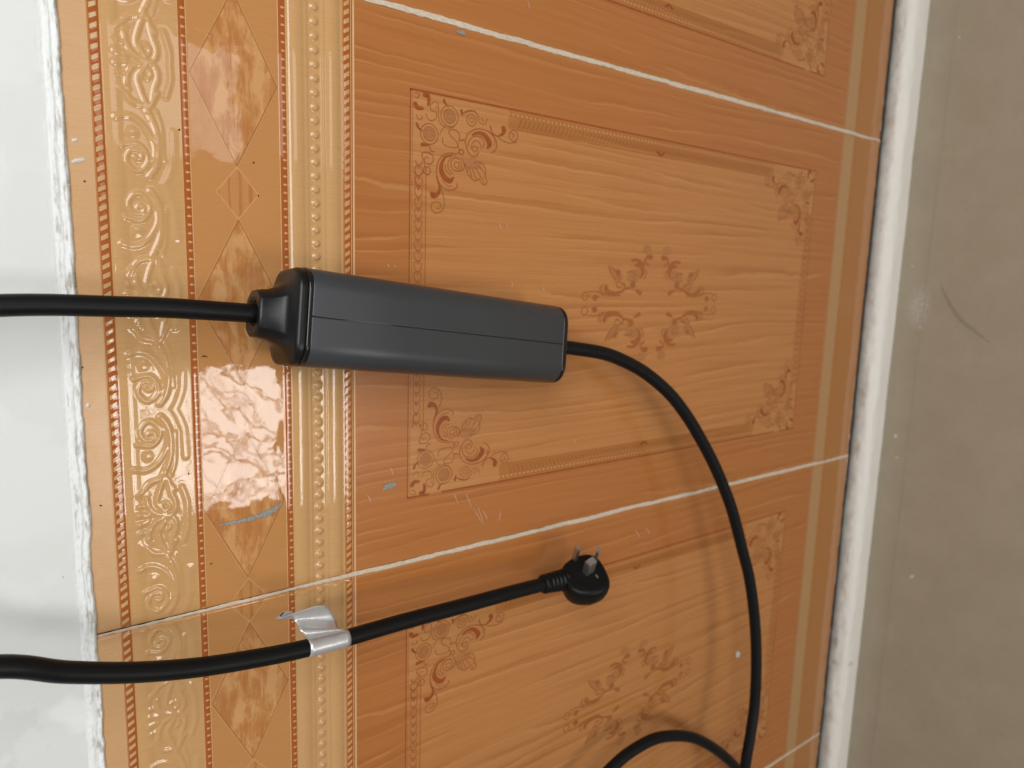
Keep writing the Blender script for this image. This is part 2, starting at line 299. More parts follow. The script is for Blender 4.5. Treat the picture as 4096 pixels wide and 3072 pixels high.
    h = n1*(0.09-dz*0.02)+n2*(0.005-dz*0.004)+n3*wood*0.010-(q-1.0).abs().lt(0.02)*dz*0.10+(q-1.035).abs().lt(0.015)*dz*0.05+q.lt(1.0)*dz*mm_*0.004
    m.bump(h, 0.001, 1.0)
    return m
TILE = tile_material()

def ink(name, c, c2, rough=0.16):
    m = Mat(name, rough=rough)
    n = m.noise(m.vec(m.x*700, m.y, m.z*90), 1.0, 4.0, 0.6)
    m.color(m.mix(n.ss(0.3, 0.7), c, c2)); return m
INK_D = ink("ink_dark_brown", (.27,.055,.010), (.33,.085,.020))
INK_L = ink("ink_line_brown", (.28,.080,.020), (.34,.115,.034))
INK_F = ink("ink_tint", (.37,.145,.048), (.42,.175,.060))
INK_M = ink("ink_medallion", (.31,.090,.022), (.37,.130,.038), 0.22)
INK_P = ink("ink_pale", (.60,.34,.14), (.66,.38,.17))
GROUT = Mat("cream_grout", rough=0.85)
_n = GROUT.noise(GROUT.vec(GROUT.x*900, GROUT.y*900, GROUT.z*220), 1.0, 5.0, 0.7)
_n2 = GROUT.noise(GROUT.vec(GROUT.x*10, 0.0, GROUT.z*14), 1.0, 4.0, 0.6)
_c = GROUT.mix(_n.ss(0.3, 0.75), (.52,.42,.31), (.70,.62,.49))
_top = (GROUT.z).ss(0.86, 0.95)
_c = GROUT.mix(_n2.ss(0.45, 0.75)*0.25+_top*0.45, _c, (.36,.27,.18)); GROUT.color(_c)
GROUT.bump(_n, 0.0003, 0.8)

# ================================================================ TILE RELIEF
def seg_dist(X, Y, pts):
    d = np.full(X.shape, 1e9)
    for (x0,y0),(x1,y1) in zip(pts[:-1], pts[1:]):
        dx, dy = x1-x0, y1-y0; L = dx*dx+dy*dy+1e-9
        t = np.clip(((X-x0)*dx+(Y-y0)*dy)/L, 0, 1)
        d = np.minimum(d, np.hypot(X-x0-t*dx, Y-y0-t*dy))
    return d
def frieze_height(uu, vv):
    """height (mm) of the moulded frieze; uu from the tile's left edge, vv below the lens"""
    Ug, Vg = np.meshgrid(uu, vv, indexing='ij')
    H = np.zeros(Ug.shape)
    # scroll band: one half cell, mirrored and repeated three times over the tile
    hs = np.arange(-6, 78, 0.5); ht = np.arange(0, 43, 0.5)
    A, B = np.meshgrid(hs, ht, indexing='ij'); R = np.zeros(A.shape)
    for pts, w, h in RELIEF:
        p = [tuple(x) for x in (spline(pts, 6) if len(pts) > 2 else np.array(pts, float))]
        dd = seg_dist(A, B, p)/(w*1.35); h = h*(0.55 if w == 2.4 else 1)
        R = np.maximum(R, 0.66*h*np.clip(1-dd*dd, 0, None)**1.3)
        R -= 0.07*h*np.exp(-((dd-1.45)/0.35)**2)
    s = np.abs((Ug-71.57+143.13*4+71.565) % 143.13-71.565)
    t = -68-Vg
    si = np.clip((s+6)/0.5, 0, len(hs)-1.001); ti = np.clip(t/0.5, 0, len(ht)-1.001)
    i0 = si.astype(int); j0 = ti.astype(int); fx = si-i0; fy = ti-j0
    Rv = (R[i0,j0]*(1-fx)+R[i0+1,j0]*fx)*(1-fy)+(R[i0,j0+1]*(1-fx)+R[i0+1,j0+1]*fx)*fy
    band = (Vg < -68)&(Vg > -110)
    H += np.where(band, Rv*np.clip((Vg+110)/2.5, 0, 1)*np.clip((-68-Vg)/2, 0, 1), 0)
    g = lambda c, w, h: h*np.clip(1-((Vg-c)/w)**2, 0, None)
    # mouldings that run the width of the tile
    H += g(-73.0, 4.6, 0.55)+g(-64.3, 3.3, 0.28)+g(-112.3, 2.4, 0.35)+g(-174.7, 2.4, 0.35)+g(-221.0, 3.6, 0.5)
    H += g(-184.2, 6.2, 1.5)+g(-190.9, 1.2, 0.5)+g(-203.4, 1.2, 0.5)+g(-210.0, 5.8, 1.5)
    H -= g(-197.2, 5.5, 0.25)
    bu = ((Ug-8.0) % 9.33)-4.665
    rr = np.hypot(bu, (Vg+197.2))
    H += 1.55*np.sqrt(np.clip(1-(rr/2.9)**2, 0, None))
    # rope relief
    ph = np.abs((((Ug+(Vg+66.2)*0.55)/5.75) % 1)-0.23)
    H += np.where((Vg < -62.2)&(Vg > -66.3), 0.10*np.clip(1-(ph/0.25)**2, 0, None), 0)
    ph = np.abs((((Ug+(Vg+222.6)*0.62)/5.95) % 1)-0.25)
    H += np.where((Vg < -218.6)&(Vg > -222.7), 0.08*np.clip(1-(ph/0.25)**2, 0, None), 0)
    # slow unevenness of the pressed glaze
    H += 0.028*vnoise2(Ug*0.06, Vg*0.08, 3, 2)+np.where((Vg < -115)&(Vg > -172), 0.0, 0)
    return H
def tile_mesh(name, step):
    uu = np.concatenate([[0, .35, .8, 1.4, 2.2], np.arange(3.2, 2*HWD-3, step), [2*HWD-2.2, 2*HWD-1.4, 2*HWD-.8, 2*HWD-.35, 2*HWD]])
    vv = np.concatenate([np.arange(-974.6, -226.8, 5.0), np.arange(-226.8, -40, max(step, 0.62))])
    H = frieze_height(uu, vv)
    Ug, Vg = np.meshgrid(uu, vv, indexing='ij')
    e = np.minimum(np.minimum(Ug, 2*HWD-Ug), Vg+974.6)
    H = np.where(Vg < -227, 0.06*vnoise2(Ug*0.02, Vg*0.02, 8), H)
    H *= np.clip(e/2.5, 0, 1)
    H -= 0.9*np.clip(1-e/1.6, 0, 1)**2
    P = np.stack([(Ug-HWD)/1000, -H/1000, (Vg+975)/1000], -1)
    # turned-back body of the tile, 7 mm thick, on its three open edges
    me_v = P.reshape(-1,3); nr, nc = P.shape[:2]; F = grid_faces(nr, nc, True)
    back = me_v.copy(); V = [me_v]; Fs = [F]; off = len(me_v)
    for idx in (np.arange(nc), (nr-1)*nc+np.arange(nc), np.arange(nr)*nc):
        b = me_v[idx].copy(); b[:,1] = 0.007; V.append(b)
        k = np.arange(len(idx)-1)
        Fs.append(np.stack([idx[k], idx[k+1], off+k+1, off+k], -1)); off += len(idx)
    return mesh(name, np.concatenate(V), np.concatenate(Fs), TILE)

# ================================================================ PRINTED ORNAMENT (flat print on the glaze)
class Print:
    """collects flat ribbons in tile coordinates (mm from the tile centre, mm below the lens)"""
    def __init__(s): s.V = []; s.F = []; s.M = []; s.k = 0
    def lift(s):
        s.k += 1; return 0.06+0.0022*s.k
    def ribbon(s, pts, mat, n=5):
        pts = spline(pts, n) if len(pts) > 2 else spline([pts[0], tuple((np.array(pts[0])+np.array(pts[1]))/2), pts[1]], 3)
        xy = pts[:,:2]; w = np.maximum(pts[:,2]*1.3, 0.14)
        T = np.gradient(xy, axis=0); T /= (np.linalg.norm(T, axis=1)[:,None]+1e-9)
        N = np.stack([-T[:,1], T[:,0]], 1); h = s.lift(); b = len(s.V)
        rows = []
        # rounded ends
        a = xy[0]-T[0]*w[0]*0.7; z = xy[-1]+T[-1]*w[-1]*0.7
        L = [a]; Rr = [a]
        for p, nn, ww in zip(xy, N, w): L.append(p+nn*ww); Rr.append(p-nn*ww)
        L.append(z); Rr.append(z)
        for l, r in zip(L, Rr): s.V += [(l[0], h, l[1]), (r[0], h, r[1])]
        for i in range(len(L)-1):
            j = b+2*i; s.F.append((j, j+1, j+3, j+2)); s.M.append(mat)
    def disc(s, c, r, mat, n=20):
        h = s.lift(); b = len(s.V)
        for i in range(n):
            t = 2*math.pi*i/n; s.V.append((c[0]+r*math.cos(t), h, c[1]+r*math.sin(t)))
        s.F.append(tuple(range(b, b+n))); s.M.append(mat)
    def ring(s, c, r, w, mat):
        P = [(c[0]+r*math.cos(t), c[1]+r*math.sin(t), w) for t in np.linspace(0, 2*math.pi, 13)]
        s.ribbon(P, mat, 3)
    def poly(s, pts, mat):
        P = spline([pts[-1]]+list(pts)+[pts[0], pts[1]], 4)[4:-4]
        h = s.lift(); b = len(s.V); s.V += [(p[0], h, p[1]) for p in P]
        s.F.append(tuple(range(b, len(s.V)))); s.M.append(mat)
    def rect(s, x0, x1, z0, z1, mat):
        h = s.lift(); b = len(s.V); s.V += [(x0,h,z0),(x1,h,z0),(x1,h,z1),(x0,h,z1)]
        s.F.append((b,b+1,b+2,b+3)); s.M.append(mat)
    def build(s, name, parent, f=lambda x, z: (x, z)):
        mats = []; 
        for m in s.M:
            if m not in mats: mats.append(m)
        V = []
        for x, h, z in s.V:
            a, b = f(x, z); V.append((a/1000, -h/1000, (b+975)/1000))
        o = mesh(name, V, s.F, None, False, parent)
        for m in mats: o.data.materials.append(m.m)
        o.data.polygons.foreach_set('material_index', [mats.index(m) for m in s.M])
        return o
def put(pr, items, D_, L_, F_):
    for it in items:
        if it[0] == 'f': pr.poly(it[1], F_)
    for it in items:
        if it[0] == 'h':
            pr.disc(it[1], it[2], F_)
            for k in range(14):
                t = 2*math.pi*k/14
                pr.ribbon([(it[1][0]+1.3*math.cos(t), it[1][1]+1.3*math.sin(t), .12), (it[1][0]+it[2]*.9*math.cos(t), it[1][1]+it[2]*.9*math.sin(t), .16)], L_)
    for it in items:
        if it[0] == 'l': pr.ribbon([tuple(p) for p in it[1]], L_)
        elif it[0] == 'd': pr.ribbon([tuple(p) for p in it[1]], D_)
        elif it[0] == 'c': pr.ring(it[1], it[2], it[3], L_)
MEDW = [(it[0], [p[:2]+(p[2]*1.35,) for p in it[1]]) if it[0] in 'dl' else it for it in MEDAL]
def decorate(tile):
    first = {}
    for sx, sz in ((1,1),(-1,1),(1,-1),(-1,-1)):      # four corner ornaments, mirrored
        f = lambda p, q, sx=sx, sz=sz: (sx*(160.0-p), -550.5+sz*(278.5-q))
        pr = Print(); put(pr, CORNER, INK_D, INK_L, INK_F); pr.build('corner_ornament', tile, f)
    for sx, sz in ((1,1),(-1,1),(1,-1),(-1,-1)):      # four sprays round the middle of the panel
        f = lambda p, q, sx=sx, sz=sz: (sx*(p if True else 0)-1.0, -554.5+sz*q)
        pr = Print(); put(pr, MEDW, INK_M, INK_M, INK_F); pr.build('medallion_spray', tile, f)
    for sz in (1, -1):                                 # braided rails at the head and foot of the panel
        pr = Print()
        zz = lambda q: -550.5+sz*(278.5-q)
        lo = lambda q0, q1: (min(zz(q0), zz(q1)), max(zz(q0), zz(q1)))
        pr.rect(-160.3, 160.3, *lo(-.5, .6), INK_D)
        pr.rect(-159, 159, *lo(1.7, 2.1), INK_L)
        pr.rect(-104, 104, *lo(13.9, 14.5), INK_D)
        x = -102.0
        while x < 102:
            c = lambda dx, q, w: (x+dx, zz(q), w)
            pr.ribbon([c(0,4.6,.2), c(2.6,4.2,.25), c(4.2,6.6,.3), c(5.4,9.6,.3), c(8.0,10.6,.2)], INK_L, 3)
            pr.ribbon([c(0,10.4,.2), c(2.4,10.8,.25), c(4.0,8.8,.25), c(5.6,5.4,.3), c(8.0,4.6,.2)], INK_L, 3)
            pr.ribbon([c(2.2,7.6,.45), c(3.2,7.4,.5)], INK_D, 2)
            x += 8.1
        pr.build('braid_rail', tile)
    for sx in (1, -1):                                 # long rails down both sides of the panel
        pr = Print()
        a0, a1 = (158.9, 160.6) if sx > 0 else (-160.6, -158.9)
        pr.rect(a0, a1, -829, -272, INK_D)
        b0, b1 = (143.6, 144.1) if sx > 0 else (-144.1, -143.6)
        pr.rect(b0, b1, -735, -372, INK_L)
        z = -735.0; k = 0
        while z < -374:
            pr.ribbon([(sx*153.5, z, .25), (sx*149.5, z+1.5, .3), (sx*146.0, z+3.6, .22)], INK_L, 2)
            z += 4.7; k += 1
        pr.ribbon([(sx*147.5, -556, .8), (sx*145.2, -551, .9), (sx*147.5, -546, .8)], INK_D)
        pr.build('side_rail', tile)

# ================================================================ WALL
wall = empty('wall', (0,0,0))
tag(wall, 'outdoor wall of orange wood-print glazed tiles under white painted plaster', 'wall')
tile0 = tile_mesh('tile', 0.8); tile0.parent = wall
X0 = (-0.2368+0.1926)/2
ZT = HC-0.975
tile0.location = (X0, 0, ZT)
decorate(tile0)
kids = list(tile0.children)
for k in (1, -1):
    t = tile0.copy(); COL.objects.link(t); t.location = (X0+k*TW/1000, 0.0003*k, ZT)
    for c in kids:
        d = c.copy(); COL.objects.link(d); d.parent = t
tl = tile_mesh('tile', 6.0); tl.parent = wall; tl.location = (X0-2*TW/1000, 0.0, ZT)
for c in kids:
    d = c.copy(); COL.objects.link(d); d.parent = tl
# mortar bed behind the tiles
BED = Mat("grey_mortar", rough=0.95)
_n = BED.noise(BED.obj, 60, 5, 0.65); BED.color(BED.mix(_n, (.10,.085,.07), (.24,.21,.18))); BED.bump(_n, 0.002, 1)
mesh('mortar_bed', [(-1.2,0.0075,0.0),(.95,0.0075,0.0),(.95,0.0075,HC-.03),(-1.2,0.0075,HC-.03)], [(0,1,2,3)], BED, False, wall)
# grout joints
def grout(xc, seed):
    z = np.arange(0.0, 0.945, 0.0009); n = len(z)
    thin = np.clip((z-0.72)/0.16, 0, 1)               # narrower beside the moulded frieze
    low = np.clip((0.10-z)/0.08, 0, 1)
    wl = 0.0020+0.00026*vnoise(z*200, seed, 4)+0.0004*vnoise(z*30, seed+1, 2)-0.0012*thin-0.0006*low
    wr = 0.0020+0.00026*vnoise(z*200, seed+5, 4)+0.0004*vnoise(z*30, seed+6, 2)-0.0012*thin-0.0006*low
    wl = np.clip(wl, .0005, 1); wr = np.clip(wr, .0005, 1)
    c = 0.0003*vnoise(z*20, seed+9, 2)
    P = np.zeros((n, 9, 3))
    for j, f in enumerate(np.linspace(-1, 1, 9)):
        w = np.where(f < 0, wl, wr)
        P[:,j,0] = c+w*f
        P[:,j,1] = -(0.00016+0.00004*(1-f*f)+0.00004*vnoise(z*500+j*9, seed+20+j, 3))*(1 if abs(f) < .99 else 0.2)+0.0006*thin
        P[:,j,2] = z
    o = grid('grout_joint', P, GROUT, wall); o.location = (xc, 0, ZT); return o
for k in range(-1, 2): grout(X0+(k-0.5)*TW/1000+ (0 if k else 0), 40+k*7)
grout(X0+1.5*TW/1000, 77)

# ================================================================ WHITE PLASTER ABOVE
PL = Mat("white_wall_paint", rough=0.62, spec=0.4)
_v = PL.noise(PL.vec(PL.x*26, 0.0, PL.z*26), 1.0, 4, 0.6)
_w = PL.noise(PL.vec(PL.x*11, 5.0, PL.z*11), 1.0, 3, 0.5)
_f = PL.noise(PL.vec(PL.x*420, 0.0, PL.z*420), 1.0, 3, 0.6)
_low = PL.x.ss(-0.16, -0.34)
_c = PL.mix(_w.ss(0.50, 0.55)*(_low*0.75+0.2), (.70,.705,.675), (.81,.82,.805))
_c = PL.mix(_v.ss(0.54, 0.60)*(_low*0.5+0.05), _c, (.60,.60,.575))
_e = PL.z-(HC-0.048)                                   # height over the tile edge
_d = PL.noise(PL.vec(PL.x*60, 0.0, PL.z*300), 1.0, 5, 0.65)
_c = PL.mix(_e.lt(0.0095)*0.75, _c, (.80,.815,.79))
_c = PL.mix(_e.lt(0.0085)*_d.ss(0.50, 0.64)*0.7, _c, (.40,.36,.29))
_c = PL.mix(_e.lt(0.0035)*_d.ss(0.46, 0.62)*0.6, _c, (.40,.37,.30))
_s = PL.noise(PL.vec(PL.x*170, 3.0, PL.z*170), 1.0, 1, 0.4)
_c = PL.mix(_s.gt(0.80)*0.7, _c, (.20,.19,.17)); PL.color(_c); PL.bump(_f*0.25+_v*1.2, 0.0006, 0.7)
x = np.arange(-1.1, 0.8, 0.0009)
s = np.concatenate([[0,.0003,.0006,.001,.0015], np.arange(.002, .016, .0006), np.arange(.018, .05, .004), np.arange(.06, .42, .03)])
Xg, Sg = np.meshgrid(x, s, indexing='ij')
edge = -0.0478+0.0007*vnoise(Xg[:,:1]*45, 2, 6, 2.0, 0.55)+0.0008*vnoise(Xg[:,:1]*9, 3, 2)
edge = np.minimum(edge, -0.0462+0.0*edge)
hgt = 0.0022*np.clip(Sg/0.0012, 0, 1)**0.5
l1 = 0.0042+0.0007*vnoise(Xg*22, 11, 3); l2 = 0.0078+0.0009*vnoise(Xg*18, 12, 3)
hgt += 0.0006*np.exp(-((Sg-l1*0.45)/0.0007)**2)-0.0005*np.exp(-((Sg-l1)/0.0005)**2)+0.0005*np.exp(-((Sg-l2*0.8)/0.0009)**2)
l3 = 0.0060+0.0006*vnoise(Xg*26, 13, 3)
hgt += -0.0004*np.exp(-((Sg-l3)/0.00035)**2)-0.0005*np.exp(-((Sg-l2)/0.0004)**2)
hgt += -0.0011*(0.5+0.5*np.tanh((Sg-l2)/0.0006))+0.00012*vnoise2(Xg*60, Sg*1100, 4, 3)*(Sg < .011)+0.00022*vnoise2(Xg*500, Sg*500, 14)*(Sg < .010)
P = np.stack([Xg, -hgt, HC+edge+Sg], -1)
grid('plaster_coat', P, PL, wall, True)
# splashes of paint and specks left on the tiles
def blob(name, px, py, rx, ry, ang, mat, parent, h=0.0003, y=0.0, n=14, seed=1, pts=None):
    rs = np.random.RandomState(seed); V = [(0, -h, 0)]; F = []
    for r_, hh in ((0.55, h*.9), (1.0, 0.00005)):
        for i in range(n):
            t = 2*math.pi*i/n; k = r_*(1+0.3*(rs.rand()-.5)*2)
            a, b = k*rx*math.cos(t), k*ry*math.sin(t)
            V.append((a*math.cos(ang)-b*math.sin(ang), -hh, a*math.sin(ang)+b*math.cos(ang)))
    for i in range(n):
        j = (i+1) % n; F.append((0, 1+i, 1+j)); F.append((1+i, 1+n+i, 1+n+j, 1+j))
    o = mesh(name, V, F, mat, True, parent); p = at(px, py, y+0.0002); o.location = p; return o
BLUE = Mat("blue_grey_paint", rough=0.5); _n = BLUE.noise(BLUE.obj, 900, 4, .7); BLUE.color(BLUE.mix(_n.ss(.35,.65), (.17,.19,.18), (.34,.31,.25)))
WPT = Mat("white_paint_fleck", rough=0.5); WPT.color((.62,.58,.50))
DRK = Mat("dark_speck", rough=0.8); DRK.color((.04,.03,.02))
SCR = Mat("scratched_glaze", rough=0.45); SCR.color((.56,.34,.23))
def streak(name, pts, w, mat, y=0.0007, seed=3, parent=None):
    P = spline([at(a, b, y) for a, b in pts], 10); n = len(P)
    T = np.gradient(P, axis=0); T /= np.linalg.norm(T, axis=1)[:,None]; N = np.cross(T, [0,1,0])
    t = np.linspace(0, 1, n); ww = w*(np.sin(np.pi*np.clip(t*.96+.02, 0, 1))**.5)*(1+.35*vnoise(t*30, seed, 3))
    V = []; 
    for p, nn, k in zip(P, N, ww): V += [p+nn*k, p+np.array([0,-.00012,0]), p-nn*k]
    F = []
    for i in range(n-1):
        for j in (0, 1): F.append((3*i+j, 3*i+j+1, 3*i+j+4, 3*i+j+3))
    return mesh(name, V, F, mat, True, parent or wall)
streak('paint_smear', [(878,2101),(950,2088),(1030,2066),(1110,2028),(1128,2008)], .0015, BLUE, seed=5)
streak('paint_smear', [(1030,2066),(1075,2052),(1118,2022)], .0019, BLUE, .0009, seed=8)
streak('paint_smear', [(1530,1960),(1552,1946),(1590,1934)], .0021, BLUE, seed=9)
streak('paint_smear', [(1826,126),(1848,130),(1862,136)], .0015, BLUE, seed=10)
blob('paint_smear', 312, 640, .0012, .0045, .35, WPT, wall, .0006, seed=4)
blob('paint_smear', 300, 560, .0010, .0016, .2, WPT, wall, .0004, seed=14)
blob('paint_smear', 352, 1622, .0016, .0014, .2, WPT, wall, .0006, seed=5)
blob('paint_smear', 2952, 2618, .0050, .0040, .4, WPT, wall, .0004, seed=6)
for i, (px, py) in enumerate([(338,725),(717,519),(1338,137),(1160,376),(1015,650),(1034,783),(403,2022),(330,1470),(755,1895),(845,2255)]):
    blob('dark_fleck', px, py, .0005, .0007, i, DRK, wall, .0002, seed=20+i)
streak('dark_fleck', [(805,1428),(818,1424),(830,1429)], .0004, DRK, .0004, seed=3)
for i, (a, b, c, d_) in enumerate([(1815,1975,1830,2012),(1862,1972,1885,2030),(2002,2040,1995,2085),(1895,2035,1925,2090),(1912,2030,1935,2100),(1930,2040,1950,2080),
        (1880,1180,1888,1195),(2045,1125,2050,1150),(2170,1150,2176,1165),(1995,895,2003,915),(2025,900,2032,912),(1575,1060,1580,1070),(1550,1055,1556,1072),
        (2295,1760,2298,1775),(2540,2120,2560,2150),(2580,2110,2600,2135),(1470,1980,1482,2010),(1560,1870,1572,1900),(2110,0,2118,40)]):
    streak('scratch', [(a,b),((a+c)/2+2,(b+d_)/2),(c,d_)], .00034, SCR, .0004, seed=60+i)

# ================================================================ FLOOR AND SKIRTING LEDGE
def floor_at(px, py, h=0.001):
    d = RC.T @ np.array([(px-2048)/F_PX, (py-1536)/F_PX, 1.0]); s = (h-HC)/d[2]; return Vector((d[0]*s, -D+d[1]*s, h))
SMXY = tuple(floor_at(3675, 1225))[:2]
FL = Mat("grey_brown_floor", rough=0.42, spec=0.45)
_a = FL.noise(FL.vec(FL.x*14, FL.y*14, 0.0), 1.0, 6, 0.7); _b = FL.noise(FL.vec(FL.x*120, FL.y*120, 0.0), 1.0, 3, 0.6)
_c = FL.mix(_a.ss(0.35, 0.68), (.375,.315,.222), (.405,.343,.246)); _c = FL.mix(_b.ss(0.55, 0.8)*0.15, _c, (.18,.15,.12))
_c = FL.mix((FL.y.ss(-0.040, -0.022))*0.2, _c, (.24,.205,.16))  # contact shade along the foot of the ledge, painted into the colour
_g = FL.noise(FL.vec(FL.x*260, FL.y*260, 0.0), 1.0, 5, 0.75)
SMX, SMY = SMXY
_r = (((FL.x-SMX)/0.030).m('POWER', 2.0)+((FL.y-SMY)/0.016).m('POWER', 2.0)).m('SQRT')
_c = FL.mix(_r.ss(1.25, 0.2)*_g.ss(0.36, 0.60)*0.5, _c, (.62,.61,.58))
FL.color(_c); FL.rough(_a*0.2+0.32); FL.bump(_b*.4+_a, 0.0006, 0.4)
floor = empty('floor'); tag(floor, kind='structure')
YS = -0.0225
def slab(name, y0, y1, z, mat=FL, x0=-4, x1=4):
    n = 60
    return mesh(name, [(x0,y0,z),(x1,y0,z),(x1,y1,z),(x0,y1,z),(x0,y0,z-.01),(x1,y0,z-.01),(x1,y1,z-.01),(x0,y1,z-.01)],
                [(0,1,2,3),(0,4,5,1),(2,6,7,3)], mat, False, floor)
slab('floor_border', 0.02, -0.0590, 0.0003)
slab('floor_slab', -0.0594, -4.5, 0.0006)
LINE = Mat("pale_joint_line", rough=0.6); LINE.color((.42,.365,.28))
slab('joint_line', -0.0589, -0.0595, 0.0009, LINE)
SK = Mat("white_ledge_paint", rough=0.5)
_a = SK.noise(SK.vec(SK.x*38, 0.0, SK.z*60+SK.y*60), 1.0, 6, 0.68); _b = SK.noise(SK.vec(SK.x*14, 2.0, SK.z*160+SK.y*120), 1.0, 5, 0.7)
_top = (SK.y).ss(-0.0185, -0.0090)
_c = SK.mix(_a.ss(0.44, 0.70)*0.5*_top, (.78,.74,.66), (.42,.31,.215))
_c = SK.mix(_b.ss(0.56, 0.68)*0.75*_top, _c, (.26,.235,.20))
_r = (((SK.x-at(3370, 2640, .010).x)/0.0050).m('POWER', 2.0)+((SK.z+SK.y*-1.0-0.044)/0.007).m('POWER', 2.0)).m('SQRT')
_c = SK.mix(_r.ss(1.2, 0.3)*0.45, _c, (.33,.32,.27))
_c = SK.mix(_b.ss(0.35, 0.2)*0.3, _c, (.78,.77,.74)); SK.color(_c); SK.bump(_a+_b*.5, 0.0012, 0.7)
xs = np.arange(-1.1, 0.9, 0.003)
prof = [(.006,.028),(.0045,.0342),(.0005,.0366),(-.004,.0378)]
for t in np.linspace(0, math.pi/2, 9): prof.append((-.0075-.015*math.sin(t), .023+.015*math.cos(t)))
prof += [(YS-.0002,.018),(YS-.0003,.010),(YS-.0002,.0)]
prof = np.array(prof); Pg = np.zeros((len(xs), len(prof), 3))
for j, (yy, zz) in enumerate(prof):
    nz = 0.0007*vnoise2(xs*22, np.full_like(xs, j*.35), 6)+0.0004*vnoise2(xs*120, np.full_like(xs, j*.6), 7)
    nz = nz*(0.5 if j >= len(prof)-3 else 1)
    Pg[:,j,0] = xs; Pg[:,j,1] = yy-nz*(j > 3); Pg[:,j,2] = zz+nz*(0 < j < len(prof)-1)
sk = grid('skirting_ledge', Pg, SK)
tag(sk, 'white painted skirting ledge with grey dirt between orange tiles and grey-brown floor', 'skirting')
# crumbs of mortar in the gap under the tiles
CR = Mat("pinkish_mortar", rough=0.9); _n = CR.noise(CR.obj, 300, 4, .6); CR.color(CR.mix(_n, (.30,.22,.17), (.55,.45,.38)))
rs = np.random.RandomState(5); V = []; F = []
zz = np.arange(-1.0, 0.25, 0.004)
P = np.zeros((len(zz), 5, 3))
for j, f in enumerate(np.linspace(0, 1, 5)):
    am = np.clip((-0.12-zz)/0.2, 0.05, 1)
    P[:,j,0] = zz; P[:,j,1] = .0005+.0035*f+.0008*vnoise(zz*120+j*5, 33, 3)
    P[:,j,2] = ZT+.001-(.0016+.0030*am*(1-f)+.0009*vnoise(zz*150+j*3, 34, 3))*(j > 0)-0.0*f
grid('mortar_crumbs', P, CR, wall)
SC = Mat("scuff_mark", rough=0.6); SC.color((.30,.25,.18))
Pc = spline([floor_at(*p, .0009) for p in ((3760,1130),(3785,1190),(3835,1270),(3900,1325),(3960,1372))], 8)
V = []; F = []
for i, p in enumerate(Pc):
    w_ = .0022*math.sin(math.pi*(i+.5)/len(Pc))+.0003*math.sin(i*1.9); V += [(p[0]-w_, p[1]+w_*.4, p[2]), (p[0]+w_, p[1]-w_*.4, p[2])]
    if i: F.append((2*i-2, 2*i-1, 2*i+1, 2*i))
mesh('scuff_mark', V, F, SC, True, floor)
# chips lying on the floor by the ledge
chips = []
for i, (px, py, r, lab) in enumerate([(3650,1065,.0018,'tiny pale paint chip on the floor by the scuffed patch'),
     (3680,1310,.0020,'small white paint chip on the floor just below the scuffed patch'),
     (3582,1745,.0032,'larger white paint chip on the floor hard against the white ledge'),
     (3587,1830,.0022,'small white paint chip on the floor below the larger one beside the ledge'),
     (3646,2307,.0036,'cream paint flake on the floor halfway down the lower right'),
     (3836,150,.0016,'tiny white chip on the floor near the top of the photo')]):
    rs = np.random.RandomState(i+3); bm = bmesh.new()
    n = 7; vs = []
    for z in (0, .0009):
        vs.append([bm.verts.new((r*(.6+.7*rs.rand())*math.cos(t)*.7*(1 if z == 0 else .8), r*(.6+.5*rs.rand())*math.sin(t)*(1 if z == 0 else .8), z)) for t in np.linspace(0, 2*math.pi, n, endpoint=False)])
    bm.faces.new(vs[0][::-1]); bm.faces.new(vs[1])
    for k in range(n): bm.faces.new((vs[0][k], vs[0][(k+1) % n], vs[1][(k+1) % n], vs[1][k]))
    me = bpy.data.meshes.new('paint_chip'); bm.to_mesh(me); bm.free(); me.materials.append(WPT.m)
    o = bpy.data.objects.new('paint_chip', me); COL.objects.link(o); o.location = floor_at(px, py, .0006); o.rotation_euler[2] = i
    tag(o, lab, 'paint chip', 'paint chips on the floor')

# ================================================================ MATERIALS OF THE CABLES AND BOX
def rubber(name, c, rough=0.55, spec=0.4):
    m = Mat(name, rough=rough, spec=spec); n = m.noise(m.obj, 700, 3, .6); m.color(m.mix(n, c, tuple(k*1.35 for k in c)))
    m.bump(n, 0.0002, 0.35); return m
CAB = rubber("black_cable_sheath", (.0038,.0040,.0043), 0.44, 0.22)
CAP = Mat("satin_black_plastic", rough=0.36, spec=0.36); CAP.color((.0042,.0040,.0038))
_n = CAP.noise(CAP.obj, 1500, 2, .5); CAP.bump(_n, 0.0001, 0.25)
RIM = Mat("gloss_black_rim", rough=0.16, spec=0.5); RIM.color((.006,.006,.0065))
HOU = Mat("charcoal_plastic", rough=0.30, spec=0.42)
_n = HOU.noise(HOU.obj, 1400, 3, .6); _m = HOU.noise(HOU.obj, 30, 3, .6)
HOU.color(HOU.mix(_m*.5+_n*.5, (.036,.038,.040), (.046,.048,.050))); HOU.bump(_n, 0.00025, 0.5)
PLG = rubber("matt_black_plug", (.0035,.0032,.003), 0.45, 0.22)
PIN = Mat("nickel_pin", rough=0.42, metal=1.0); PIN.color((.62,.60,.56))
BRS = Mat("brass", rough=0.35, metal=1.0); BRS.color((.55,.42,.20))
FOIL = Mat("silver_label", rough=0.36, metal=0.6); _n = FOIL.noise(FOIL.obj, 260, 3, .6); FOIL.color(FOIL.mix(_n, (.60,.595,.59), (.70,.695,.69))); FOIL.rough(_n*.2+.24)
FOIL.bump(_n, 0.0004, 0.5)

